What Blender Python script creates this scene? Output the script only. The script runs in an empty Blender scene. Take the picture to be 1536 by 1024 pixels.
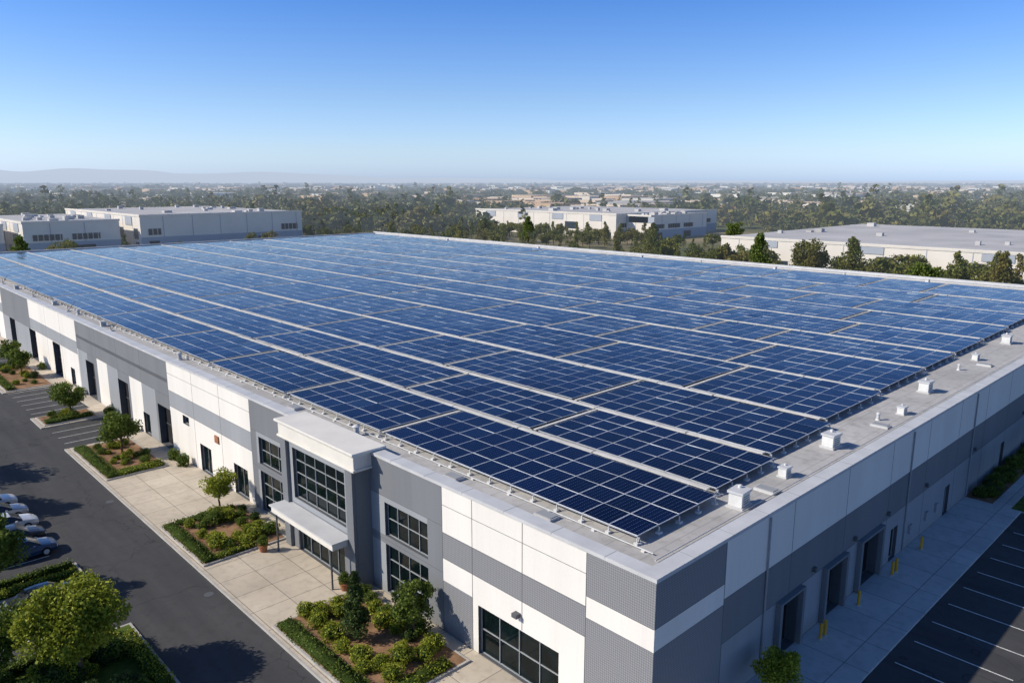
import bpy, math, random
import numpy as np
from mathutils import Vector
random.seed(3); RNG=np.random.default_rng(5)
scene=bpy.context.scene
# ------------------------------------------------------------------ helpers
def newmat(name):
    m=bpy.data.materials.new(name); m.use_nodes=True
    nt=m.node_tree; nt.nodes.clear()
    out=nt.nodes.new('ShaderNodeOutputMaterial')
    return m,nt,out
def N(nt,t,**k):
    n=nt.nodes.new(t)
    for a,b in k.items(): setattr(n,a,b)
    return n
def mathn(nt,op,a,b=None,c=None):
    n=nt.nodes.new('ShaderNodeMath'); n.operation=op
    for i,v in enumerate((a,b,c)):
        if v is None: continue
        if isinstance(v,(int,float)): n.inputs[i].default_value=v
        else: nt.links.new(v,n.inputs[i])
    return n.outputs[0]
def mixc(nt,f,a,b,bt='MIX'):
    n=nt.nodes.new('ShaderNodeMix'); n.data_type='RGBA'; n.blend_type=bt
    for i,v in ((0,f),(6,a),(7,b)):
        if isinstance(v,(int,float)): n.inputs[i].default_value=v
        elif isinstance(v,tuple): n.inputs[i].default_value=(*v[:3],1)
        else: nt.links.new(v,n.inputs[i])
    return n.outputs[2]
def noise(nt,vec,scale,detail=5,rough=.55):
    n=nt.nodes.new('ShaderNodeTexNoise'); n.inputs['Scale'].default_value=scale
    n.inputs['Detail'].default_value=detail; n.inputs['Roughness'].default_value=rough
    nt.links.new(vec,n.inputs['Vector']); return n.outputs['Fac']
def ramp(nt,f,stops):
    n=nt.nodes.new('ShaderNodeValToRGB'); nt.links.new(f,n.inputs[0])
    el=n.color_ramp.elements
    while len(el)<len(stops): el.new(.5)
    for e,(p,c) in zip(el,stops):
        e.position=p; e.color=(*c,1) if isinstance(c,tuple) else (c,c,c,1)
    return n.outputs[0]
def wpos(nt): return N(nt,'ShaderNodeNewGeometry').outputs['Position']
def scalev(nt,v,s):
    n=N(nt,'ShaderNodeMapping'); nt.links.new(v,n.inputs[0]); n.inputs['Scale'].default_value=s; return n.outputs[0]
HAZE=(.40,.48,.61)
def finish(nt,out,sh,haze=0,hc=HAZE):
    if haze:  # aerial haze painted into the material: fades to a glowing tint with distance
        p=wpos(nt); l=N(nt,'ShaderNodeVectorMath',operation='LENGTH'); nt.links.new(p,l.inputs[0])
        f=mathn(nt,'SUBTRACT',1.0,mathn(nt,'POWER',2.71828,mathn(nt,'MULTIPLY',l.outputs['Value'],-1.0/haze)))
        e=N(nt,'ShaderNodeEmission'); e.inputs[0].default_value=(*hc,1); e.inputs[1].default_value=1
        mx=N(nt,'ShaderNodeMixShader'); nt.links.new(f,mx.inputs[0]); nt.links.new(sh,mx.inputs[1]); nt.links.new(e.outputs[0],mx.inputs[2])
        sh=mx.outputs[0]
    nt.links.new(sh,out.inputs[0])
def principled(nt,col,rough=.8,spec=.3,metal=0,bump=None,bs=.2,bd=.02):
    b=N(nt,'ShaderNodeBsdfPrincipled')
    if isinstance(col,tuple): b.inputs['Base Color'].default_value=(*col,1)
    else: nt.links.new(col,b.inputs['Base Color'])
    if isinstance(rough,(int,float)): b.inputs['Roughness'].default_value=rough
    else: nt.links.new(rough,b.inputs['Roughness'])
    b.inputs['Specular IOR Level'].default_value=spec; b.inputs['Metallic'].default_value=metal
    if bump is not None:
        bn=N(nt,'ShaderNodeBump'); bn.inputs['Strength'].default_value=bs; bn.inputs['Distance'].default_value=bd
        nt.links.new(bump,bn.inputs['Height']); nt.links.new(bn.outputs[0],b.inputs['Normal'])
    return b
def surf(name,col,rough=.8,spec=.3,var=.15,scale=.6,fine=12,metal=0,haze=0,streak=False):
    m,nt,out=newmat(name); p=wpos(nt)
    v=scalev(nt,p,(1,1,.12)) if streak else p
    n1=noise(nt,v,scale); n2=noise(nt,p,fine,3)
    f=mathn(nt,'ADD',mathn(nt,'MULTIPLY',n1,.75),mathn(nt,'MULTIPLY',n2,.25))
    lo=tuple(c*(1-var) for c in col); hi=tuple(min(1,c*(1+var)) for c in col)
    c=ramp(nt,f,[(.35,lo),(.65,hi)])
    if streak:
        n3=noise(nt,scalev(nt,p,(1,1,.05)),2.5,4,.6)
        c=mixc(nt,ramp(nt,n3,[(.52,0.),(.85,.16)]),c,tuple(x*.62 for x in col))
        sz=N(nt,'ShaderNodeSeparateXYZ'); nt.links.new(p,sz.inputs[0])
        c=mixc(nt,mathn(nt,'MULTIPLY',ramp(nt,mathn(nt,'MULTIPLY',sz.outputs[2],.8),[(.1,.45),(.9,0.)]),n1),c,(.20,.17,.13))
    b=principled(nt,c,rough,spec,metal,n2,.15,.01)
    finish(nt,out,b.outputs[0],haze); return m
def leafmat(name,dark,light,haze=0,tr=.3):
    m,nt,out=newmat(name); g=N(nt,'ShaderNodeNewGeometry')
    n1=noise(nt,g.outputs['Position'],.35 if not haze else .03,3)
    f=mathn(nt,'ADD',mathn(nt,'MULTIPLY',g.outputs['Random Per Island'],.5),mathn(nt,'MULTIPLY',n1,.6))
    c=ramp(nt,f,[(.2,dark),(.85,light)])
    if haze:
        # whole trees differ in hue: olive, brownish, deep green
        n2=noise(nt,g.outputs['Position'],.055,2)
        c=mixc(nt,ramp(nt,n2,[(.5,0.),(.68,.75)]),c,mixc(nt,.5,c,(.20,.115,.035)))
        c=mixc(nt,ramp(nt,n2,[(.32,.7),(.46,0.)]),c,tuple(x*1.3 for x in dark))
    b=principled(nt,c,.6,.25)
    t=N(nt,'ShaderNodeBsdfTranslucent'); nt.links.new(c,t.inputs[0])
    mx=N(nt,'ShaderNodeMixShader'); mx.inputs[0].default_value=tr
    nt.links.new(b.outputs[0],mx.inputs[1]); nt.links.new(t.outputs[0],mx.inputs[2])
    finish(nt,out,mx.outputs[0],haze); return m
# ------------------------------------------------------------------ materials
M={}
M['white']=surf('painted_concrete_white',(.76,.73,.68),.75,.2,.05,.35,6,streak=True)
M['grey']=surf('painted_concrete_grey',(.185,.195,.21),.75,.2,.08,.35,6,streak=True)
M['lgrey']=surf('painted_concrete_light_grey',(.30,.315,.335),.75,.2,.07,.35,6,streak=True)
M['dgrey']=surf('painted_dark_grey',(.10,.105,.115),.6,.3,.1)
M['cream']=surf('cornice_cream',(.70,.67,.61),.7,.2,.06)
M['joint']=surf('panel_joint',(.12,.12,.125),.9,.1,.1)
M['coping']=surf('coping_metal',(.53,.535,.54),.55,.3,.10,.5)
M['alu']=surf('aluminium',(.55,.56,.57),.45,.5,.08,2)
M['modframe']=surf('module_frame',(.60,.63,.68),.4,.5,.1,2)
M['winframe']=surf('window_frame',(.34,.36,.37),.5,.4,.1,2)
M['tray']=surf('cable_tray',(.60,.585,.55),.7,.3,.15,.8)
M['darkint']=surf('dark_opening',(.018,.018,.02),.7,.2,.2)
M['kerb']=surf('kerb_concrete',(.42,.40,.37),.85,.2,.12,1)
M['mulch']=surf('mulch',(.24,.145,.085),.95,.1,.4,1.2,14)
M['paint']=surf('road_paint',(.62,.62,.60),.7,.2,.2,2,20)
M['yellow']=surf('bollard_yellow',(.62,.33,.02),.5,.4,.1)
M['tyre']=surf('tyre_rubber',(.015,.015,.016),.85,.2,.1)
M['bark']=surf('bark',(.10,.07,.05),.95,.1,.3,4,25)
M['terra']=surf('terracotta',(.32,.14,.07),.8,.2,.15,4)
M['vent']=surf('vent_white',(.66,.66,.64),.55,.35,.08,2)
m,nt,out=newmat('ribbed_grey_cladding'); p=wpos(nt)
sx=N(nt,'ShaderNodeSeparateXYZ'); nt.links.new(p,sx.inputs[0])
h=mathn(nt,'ADD',sx.outputs[0],sx.outputs[1])
w=mathn(nt,'MULTIPLY',mathn(nt,'SINE',mathn(nt,'MULTIPLY',mathn(nt,'ADD',h,sx.outputs[2]),24.)),mathn(nt,'SINE',mathn(nt,'MULTIPLY',mathn(nt,'SUBTRACT',h,sx.outputs[2]),24.)))
wf=mathn(nt,'ADD',mathn(nt,'MULTIPLY',w,.5),.5)
c=ramp(nt,wf,[(.1,(.165,.17,.18)),(.9,(.28,.285,.30))])
finish(nt,out,principled(nt,c,.7,.2,0,wf,.4,.03).outputs[0]); M['hatch']=m
# roof membrane
m,nt,out=newmat('roof_membrane'); p=wpos(nt)
n1=noise(nt,p,.18); n2=noise(nt,p,1.6,7,.62); n3=noise(nt,p,25,2)
c=ramp(nt,n1,[(.3,(.37,.362,.35)),(.7,(.51,.50,.485))])
c=mixc(nt,ramp(nt,n2,[(.48,0.),(.72,.6)]),c,(.26,.25,.23))
br=N(nt,'ShaderNodeTexBrick'); nt.links.new(p,br.inputs['Vector']); br.inputs['Scale'].default_value=1
br.inputs['Brick Width'].default_value=7; br.inputs['Row Height'].default_value=2.2; br.inputs['Mortar Size'].default_value=.035
c=mixc(nt,mathn(nt,'MULTIPLY',br.outputs['Fac'],.4),c,(.18,.18,.18))
finish(nt,out,principled(nt,c,.8,.2,0,n3,.2,.01).outputs[0]); M['roof']=m
def pave(name,c0,c1,size):
    m,nt,out=newmat(name); p=wpos(nt)
    n1=noise(nt,p,.25); n2=noise(nt,p,1.7,7,.62); n3=noise(nt,p,40,2)
    c=ramp(nt,n1,[(.3,c0),(.7,c1)])
    c=mixc(nt,ramp(nt,n2,[(.48,0.),(.78,.5)]),c,tuple(x*.6 for x in c0))
    br=N(nt,'ShaderNodeTexBrick'); nt.links.new(p,br.inputs['Vector']); br.inputs['Scale'].default_value=1; br.offset=0
    br.inputs['Brick Width'].default_value=size; br.inputs['Row Height'].default_value=size; br.inputs['Mortar Size'].default_value=.025
    br.inputs['Color1'].default_value=(.43,.43,.43,1); br.inputs['Color2'].default_value=(.6,.6,.6,1)
    c=mixc(nt,.4,c,br.outputs['Color'],'OVERLAY')
    c=mixc(nt,mathn(nt,'MULTIPLY',br.outputs['Fac'],.6),c,(.12,.11,.10))
    finish(nt,out,principled(nt,c,.85,.2,0,n3,.15,.01).outputs[0]); return m
M['conc']=pave('concrete_pavement',(.46,.40,.32),(.58,.51,.41),2.6)
M['conc2']=pave('concrete_apron',(.42,.42,.42),(.52,.52,.51),3.0)
# asphalt
m,nt,out=newmat('asphalt'); p=wpos(nt)
n1=noise(nt,scalev(nt,p,(1,.12,1)),.55); n2=noise(nt,p,1.2,8,.65); n3=noise(nt,p,45,3)
c=ramp(nt,n1,[(.3,(.044,.045,.048)),(.7,(.074,.074,.076))])
c=mixc(nt,ramp(nt,n2,[(.5,0.),(.72,.5)]),c,(.036,.036,.038))
c=mixc(nt,ramp(nt,n3,[(.5,0.),(.8,.4)]),c,(.11,.11,.11))
nz=N(nt,'ShaderNodeTexNoise'); nt.links.new(p,nz.inputs['Vector']); nz.inputs['Scale'].default_value=.5
vv=N(nt,'ShaderNodeVectorMath',operation='MULTIPLY_ADD'); nt.links.new(nz.outputs['Color'],vv.inputs[0]); vv.inputs[1].default_value=(3,3,3); nt.links.new(p,vv.inputs[2])
vo=N(nt,'ShaderNodeTexVoronoi'); vo.feature='DISTANCE_TO_EDGE'; vo.inputs['Scale'].default_value=.11; nt.links.new(vv.outputs[0],vo.inputs['Vector'])
c=mixc(nt,ramp(nt,vo.outputs['Distance'],[(.0,.6),(.006,0.)]),c,(.016,.016,.018))
finish(nt,out,principled(nt,c,.85,.25,0,n3,.3,.01).outputs[0]); M['asph']=m
m,nt,out=newmat('lawn'); p=wpos(nt)
c=ramp(nt,noise(nt,p,2,6),[(.3,(.05,.085,.015)),(.7,(.12,.16,.03))])
finish(nt,out,principled(nt,c,.9,.1,0,noise(nt,p,40,2),.6,.03).outputs[0]); M['lawn']=m
m,nt,out=newmat('terrain_ground'); p=wpos(nt)
n1=noise(nt,p,.0035,6); n2=noise(nt,p,.03,6)
c=ramp(nt,n1,[(.35,(.06,.085,.028)),(.48,(.09,.105,.04)),(.56,(.32,.25,.15)),(.68,(.20,.18,.10)),(.75,(.12,.12,.05))])
c=mixc(nt,.4,c,ramp(nt,n2,[(.35,(.05,.075,.022)),(.65,(.20,.17,.09))]))
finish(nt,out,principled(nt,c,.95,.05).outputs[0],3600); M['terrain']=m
m,nt,out=newmat('window_glass'); p=wpos(nt)
n=noise(nt,p,.5,2)
c=ramp(nt,noise(nt,p,.9,3),[(.35,(.002,.005,.006)),(.7,(.006,.014,.016))])
b=principled(nt,c,.04,.22,0,n,.05,.05); finish(nt,out,b.outputs[0]); M['glass']=m
# solar module
m,nt,out=newmat('solar_cells'); uv=N(nt,'ShaderNodeUVMap'); s=N(nt,'ShaderNodeSeparateXYZ'); nt.links.new(uv.outputs[0],s.inputs[0])
def cell(sock,k):
    a=mathn(nt,'FRACT',mathn(nt,'MULTIPLY',sock,float(k))); return mathn(nt,'ABSOLUTE',mathn(nt,'SUBTRACT',a,.5))
cu=cell(s.outputs[0],10); cv=cell(s.outputs[1],6)
line_=mathn(nt,'GREATER_THAN',mathn(nt,'MAXIMUM',cu,cv),.470)
dot=mathn(nt,'GREATER_THAN',mathn(nt,'ADD',cu,cv),.89)
g=N(nt,'ShaderNodeNewGeometry')
base=ramp(nt,g.outputs['Random Per Island'],[(0.,(.0008,.0025,.013)),(1.,(.0020,.0060,.032))])
big=noise(nt,g.outputs['Position'],.05,3)
base=mixc(nt,ramp(nt,big,[(.35,0.),(.7,.5)]),base,(.0015,.008,.048))
base=mixc(nt,mathn(nt,'MULTIPLY',line_,.16),base,(.05,.10,.30))
base=mixc(nt,mathn(nt,'MULTIPLY',dot,.45),base,(.26,.36,.62))
ro=ramp(nt,noise(nt,g.outputs['Position'],.35,3),[(.3,.07),(.7,.17)])
b=principled(nt,base,ro,.14)
finish(nt,out,b.outputs[0]); M['solar']=m
M['leaf_bright']=leafmat('leaves_bright',(.10,.14,.010),(.42,.44,.045))
M['leaf_mid']=leafmat('leaves_mid',(.045,.08,.012),(.20,.26,.04))
M['leaf_dark']=leafmat('leaves_dark',(.022,.045,.012),(.10,.145,.035))
M['leaf_core']=surf('foliage_core',(.035,.055,.012),.95,.05,.3)
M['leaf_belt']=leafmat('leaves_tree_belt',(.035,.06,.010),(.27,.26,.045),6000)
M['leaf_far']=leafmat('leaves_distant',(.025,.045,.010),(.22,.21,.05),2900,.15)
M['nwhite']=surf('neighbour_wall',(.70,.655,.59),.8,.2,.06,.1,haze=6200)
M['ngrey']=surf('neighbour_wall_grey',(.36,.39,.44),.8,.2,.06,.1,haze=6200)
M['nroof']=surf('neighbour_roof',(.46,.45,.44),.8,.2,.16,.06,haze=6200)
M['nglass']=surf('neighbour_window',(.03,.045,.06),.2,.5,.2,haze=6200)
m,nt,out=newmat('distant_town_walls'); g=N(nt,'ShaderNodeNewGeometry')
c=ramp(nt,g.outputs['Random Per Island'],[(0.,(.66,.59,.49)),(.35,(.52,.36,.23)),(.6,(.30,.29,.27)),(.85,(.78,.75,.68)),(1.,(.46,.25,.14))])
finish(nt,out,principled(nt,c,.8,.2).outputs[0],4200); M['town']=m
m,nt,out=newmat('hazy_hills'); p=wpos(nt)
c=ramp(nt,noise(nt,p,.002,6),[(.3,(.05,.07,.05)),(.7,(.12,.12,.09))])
finish(nt,out,principled(nt,c,.95,.05).outputs[0],4200,(.53,.61,.75)); M['hills']=m  # hills carry their own painted haze glow, tinted close to the horizon sky
def carpaint(name,c):
    m,nt,out=newmat(name); b=principled(nt,c,.28,.5,.2); b.inputs['Coat Weight'].default_value=.6
    finish(nt,out,b.outputs[0]); return m
# ------------------------------------------------------------------ mesh builder
class MB:
    def __init__(s): s.v=[]; s.f=[]; s.m=[]; s.mats=[]
    def mi(s,k):
        if k not in s.mats: s.mats.append(k)
        return s.mats.index(k)
    def quad(s,a,b,c,d,k):
        i=len(s.v); s.v+= [a,b,c,d]; s.f.append((i,i+1,i+2,i+3)); s.m.append(s.mi(k))
    def box(s,x0,x1,y0,y1,z0,z1,k,top=None):
        i=len(s.v)
        s.v+=[(x0,y0,z0),(x1,y0,z0),(x1,y1,z0),(x0,y1,z0),(x0,y0,z1),(x1,y0,z1),(x1,y1,z1),(x0,y1,z1)]
        fs=[(0,3,2,1),(4,5,6,7),(0,1,5,4),(1,2,6,5),(2,3,7,6),(3,0,4,7)]
        for j,f in enumerate(fs):
            s.f.append(tuple(i+q for q in f)); s.m.append(s.mi(top if (top and j==1) else k))
    def slope(s,x0,x1,y0,y1,za,zb,t,k):
        i=len(s.v)
        s.v+=[(x0,y0,za-t),(x1,y0,zb-t),(x1,y1,zb-t),(x0,y1,za-t),(x0,y0,za),(x1,y0,zb),(x1,y1,zb),(x0,y1,za)]
        for f in [(0,3,2,1),(4,5,6,7),(0,1,5,4),(1,2,6,5),(2,3,7,6),(3,0,4,7)]:
            s.f.append(tuple(i+q for q in f)); s.m.append(s.mi(k))
    def tube(s,p0,p1,r0,r1,k,n=8,cap=True):
        p0=Vector(p0);p1=Vector(p1); d=(p1-p0).normalized()
        a=d.orthogonal().normalized(); b=d.cross(a); i=len(s.v)
        for p,r in ((p0,r0),(p1,r1)):
            for j in range(n):
                t=2*math.pi*j/n; s.v.append(tuple(p+a*r*math.cos(t)+b*r*math.sin(t)))
        q=s.mi(k)
        for j in range(n):
            s.f.append((i+j,i+(j+1)%n,i+n+(j+1)%n,i+n+j)); s.m.append(q)
        if cap:
            s.f.append(tuple(i+n+j for j in range(n))); s.m.append(q)
            s.f.append(tuple(i+j for j in reversed(range(n)))); s.m.append(q)
    def mesh(s,name):
        me=bpy.data.meshes.new(name); me.from_pydata(s.v,[],s.f)
        for k in s.mats: me.materials.append(M[k])
        me.polygons.foreach_set('material_index',s.m); me.update(); return me
    def obj(s,name,parent=None,bevel=0):
        o=bpy.data.objects.new(name,s.mesh(name)); scene.collection.objects.link(o)
        if parent: o.parent=parent
        if bevel:
            b=o.modifiers.new('bevel','BEVEL'); b.width=bevel; b.segments=2; b.limit_method='ANGLE'
        return o
def empty(name):
    e=bpy.data.objects.new(name,None); scene.collection.objects.link(e); return e
def quadmesh(name,V,mats,midx=None,uv=None,extra=None):
    n=len(V); ev=np.array(extra.v,dtype=np.float32).reshape(-1,3) if extra else np.zeros((0,3),np.float32)
    ef=extra.f if extra else []
    me=bpy.data.meshes.new(name)
    nv=len(ev)+4*n; me.vertices.add(nv)
    me.vertices.foreach_set('co',np.concatenate([ev,V.reshape(-1,3).astype(np.float32)]).ravel())
    el=[i for f in ef for i in f]; cnt=[len(f) for f in ef]
    loops=np.concatenate([np.array(el,dtype=np.int32),np.arange(4*n,dtype=np.int32)+len(ev)])
    cnts=np.concatenate([np.array(cnt,dtype=np.int32),np.full(n,4,dtype=np.int32)])
    starts=np.concatenate([[0],np.cumsum(cnts)[:-1]]).astype(np.int32)
    me.loops.add(len(loops)); me.loops.foreach_set('vertex_index',loops)
    me.polygons.add(len(cnts)); me.polygons.foreach_set('loop_start',starts); me.polygons.foreach_set('loop_total',cnts)
    for k in mats: me.materials.append(M[k])
    mi=np.zeros(len(cnts),dtype=np.int32)
    if extra: mi[:len(ef)]=extra.m
    if midx is not None: mi[len(ef):]=midx
    me.polygons.foreach_set('material_index',mi)
    if uv is not None:
        l=me.uv_layers.new(name='UVMap'); l.data.foreach_set('uv',uv.astype(np.float32).ravel())
    me.update(); me.validate(); return me
def place(name,me,loc=(0,0,0),rz=0,sc=(1,1,1),parent=None):
    o=bpy.data.objects.new(name,me); scene.collection.objects.link(o)
    o.location=loc; o.rotation_euler=(0,0,rz); o.scale=sc
    if parent: o.parent=parent
    return o
def leafquads(C,size,rng):
    n=len(C); a=rng.normal(size=(n,3)); a/=np.linalg.norm(a,axis=1)[:,None]
    b=rng.normal(size=(n,3)); b-= (a*b).sum(1)[:,None]*a; b/=np.linalg.norm(b,axis=1)[:,None]
    s=size*rng.uniform(.6,1.3,n)[:,None]
    a=a*s*.5; b=b*s*.5*rng.uniform(.55,1,n)[:,None]
    return np.stack([C-a-b*.4,C+b*-1+a*.2,C+a+b*.3,C+b-a*.1],axis=1)
# ------------------------------------------------------------------ tree generators
def crown_points(h,r,kind,n,rng,K):
    pts=[];cent=[]
    for k in range(K):
        if kind=='cone':
            t=(k+.5)/K; zz=h*(.14+.82*t); rr=r*(1-t)**.8*rng.uniform(.3,.75); a=rng.uniform(0,6.283)
            c=np.array([math.cos(a)*rr,math.sin(a)*rr,zz]); cr=r*(.22+.45*(1-t))
            sc=np.array([cr,cr,cr*.9])
        else:
            d=rng.normal(size=3); d/=np.linalg.norm(d); q=rng.uniform(.2,.8)**.6
            ch=h*.40; c=np.array([d[0]*r*q,d[1]*r*q,h*.60+d[2]*ch*q*.82])
            if d[2]<-.5: c[:2]*=.8
            cr=r*rng.uniform(.26,.44); sc=np.array([cr,cr,cr*.8])
        m=max(4,int(n/K)); d=rng.normal(size=(m,3)); d/=np.linalg.norm(d,axis=1)[:,None]
        pts.append(c+d*sc*rng.uniform(.45,1.08,(m,1))); cent.append(c)
    return np.concatenate(pts),cent
def tree_mesh(name,seed,h,r,kind,n,ls,leaf,K=26,limbs=True):
    rng=np.random.default_rng(seed); P,cent=crown_points(h,r,kind,n,rng,K)
    mb=MB(); mb.mi('bark')
    tr=max(.05,h*.022); p=Vector((0,0,-.1)); top=h*(.9 if kind=='cone' else .6)
    segs=5
    for i in range(segs):
        q=Vector((rng.normal()*.012*h,rng.normal()*.012*h,top*(i+1)/segs)); mb.tube(p,q,tr*(1.15-i*.18),tr*(1.15-(i+1)*.18),'bark',8,False); p=q
    if limbs:
        for c in cent[:18]:
            z0=min(top*.85,max(h*.18,c[2]-.35*math.hypot(c[0],c[1])-.1*h)); 
            mid=Vector((c[0]*.5,c[1]*.5,(z0+c[2])/2+.02*h))
            mb.tube((0,0,z0),mid,tr*.42,tr*.28,'bark',5,False); mb.tube(mid,tuple(c),tr*.28,tr*.1,'bark',5,False)
    Q=leafquads(P,ls,rng)
    return quadmesh(name,Q,['bark',leaf],1,None,mb)
def core_blob(mb,r,h,seed,k='leaf_core'):
    rng=np.random.default_rng(seed); n=10;m=6;i0=len(mb.v)
    for a in range(m+1):
        ph=math.pi*a/m
        for b in range(n):
            th=2*math.pi*b/n; q=.72*rng.uniform(.85,1.1)
            mb.v.append((math.sin(ph)*math.cos(th)*r*q,math.sin(ph)*math.sin(th)*r*q,h*.48+math.cos(ph)*h*.5*q))
    for a in range(m):
        for b in range(n):
            mb.f.append((i0+a*n+b,i0+(a+1)*n+b,i0+(a+1)*n+(b+1)%n,i0+a*n+(b+1)%n)); mb.m.append(mb.mi(k))
def shrub_mesh(name,seed,leaf,n=1100,r=.6,h=.9,ls=.10):
    rng=np.random.default_rng(seed); mb=MB(); mb.mi('leaf_core'); core_blob(mb,r,h,seed)
    d=rng.normal(size=(n,3)); d/=np.linalg.norm(d,axis=1)[:,None]
    lump=1+.14*np.sin(d[:,0]*5+seed)+.12*np.sin(d[:,1]*6+2*seed)+.1*np.sin(d[:,2]*7)
    P=d*np.array([r,r,h*.52])*(rng.uniform(.78,1.05,n)*lump)[:,None]; P[:,2]+=h*.48; P[:,2]=np.maximum(P[:,2],.02)
    return quadmesh(name,leafquads(P,ls,rng),['leaf_core',leaf],1,None,mb)
def hedge(name,x0,x1,y0,y1,z0,h,leaf,dens=110,ls=.11,seed=1):
    rng=np.random.default_rng(seed); mb=MB(); mb.mi('leaf_core'); mb.box(x0+.08,x1-.08,y0+.08,y1-.08,z0,z0+h*.8,'leaf_core')
    n=int(dens*((x1-x0)*(y1-y0)+2*h*((x1-x0)+(y1-y0))))
    P=rng.uniform((x0,y0,z0),(x1,y1,z0+h),(n,3))
    s=rng.integers(0,5,n); P[s<2,2]=z0+h+rng.normal(0,.05,(s<2).sum())+.05*np.sin(P[s<2,0]*4+P[s<2,1]*3)
    long_y=(y1-y0)>(x1-x0)
    ax=0 if long_y else 1; lo,hi=((x0,x1) if long_y else (y0,y1))
    P[s==2,ax]=lo+rng.normal(0,.05,(s==2).sum())+.07*np.sin(P[s==2,1-ax]*2.3); P[s==3,ax]=hi+rng.normal(0,.05,(s==3).sum())+.09*np.sin(P[s==3,1-ax]*1.7+1)
    o=place(name,quadmesh(name,leafquads(P,ls,rng),['leaf_core',leaf],1,None,mb)); return o
# ------------------------------------------------------------------ ground
gb=MB(); R=26000
gb.quad((-R,-R,-.03),(R,-R,-.03),(R,R,-.03),(-R,R,-.03),'terrain'); gb.obj('ground')
b=MB(); b.quad((-60,-80,.0),(-7.9,-80,.0),(-7.9,320,.0),(-60,320,.0),'asph'); b.obj('access_road')
b=MB(); b.quad((-7.9,-80,.0),(150,-80,.0),(150,-4.4,.0),(-7.9,-4.4,.0),'asph'); b.obj('parking_lot')
b=MB()
for (y0,y1) in ((-4.4,69.6),(79.3,84.4),(99.6,118),(132,240)):
    b.box(-8.0,.3,y0,y1,-.1,.12,'conc')
b.obj('pavement',bevel=.02)
b=MB()
for (y0,y1) in ((-4.4,69.6),(79.3,84.4),(99.6,118),(132,240)):
    b.box(-8.17,-8.003,y0-.02,y1+.02,-.1,.135,'kerb')
b.obj('kerb',bevel=.02)
b=MB()
for (y0,y1) in ((69.6,79.3),(84.4,99.6),(118,132)):
    b.quad((-8.0,y0,.004),(-1.6,y0,.004),(-1.6,y1,.004),(-8.0,y1,.004),'asph')
    b.box(-1.6,.3,y0,y1,-.1,.12,'conc')
b.obj('parking_bay')
b=MB(); b.box(.302,47,-4.4,.3,-.1,.125,'conc2'); b.box(47,128,-3.6,-2.2,-.1,.125,'conc2'); b.obj('loading_apron',bevel=.02)
b=MB()
b.box(47,128,-2.2,.3,-.1,.10,'kerb','mulch'); b.box(47,128,-7.2,-3.6,-.1,.10,'kerb','lawn'); b.obj('planting_bed')
b=MB()
def line(x0,x1,y0,y1,z=.010): b.quad((x0,y0,z),(x1,y0,z),(x1,y1,z),(x0,y1,z),'paint')
for i in range(4): line(-7.6,-1.8,71.9+i*2.45,72.0+i*2.45)
for i in range(6): line(-7.6,-1.8,86.6+i*2.5,86.7+i*2.5)
for i in range(5): line(-7.6,-1.8,120+i*2.5,120.1+i*2.5)
for i in range(14): line(-21,-15.4,24.0+i*2.9,24.12+i*2.9) if not (38.5<24+i*2.9<42) else None
for i in range(18): line(-21,-15.4,64.0+i*2.9,64.12+i*2.9)
for i in range(22): line(8.0+i*3.1,8.1+i*3.1,-10.3,-5.0)
b.obj('road_marking')
b=MB()
for (x,y) in ((-8.9,30.5),(-8.9,52),(-12.2,18)):
    b.tube((x,y,.002),(x,y,.012),.33,.33,'dgrey',18)
b.obj('manhole_cover')
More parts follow.
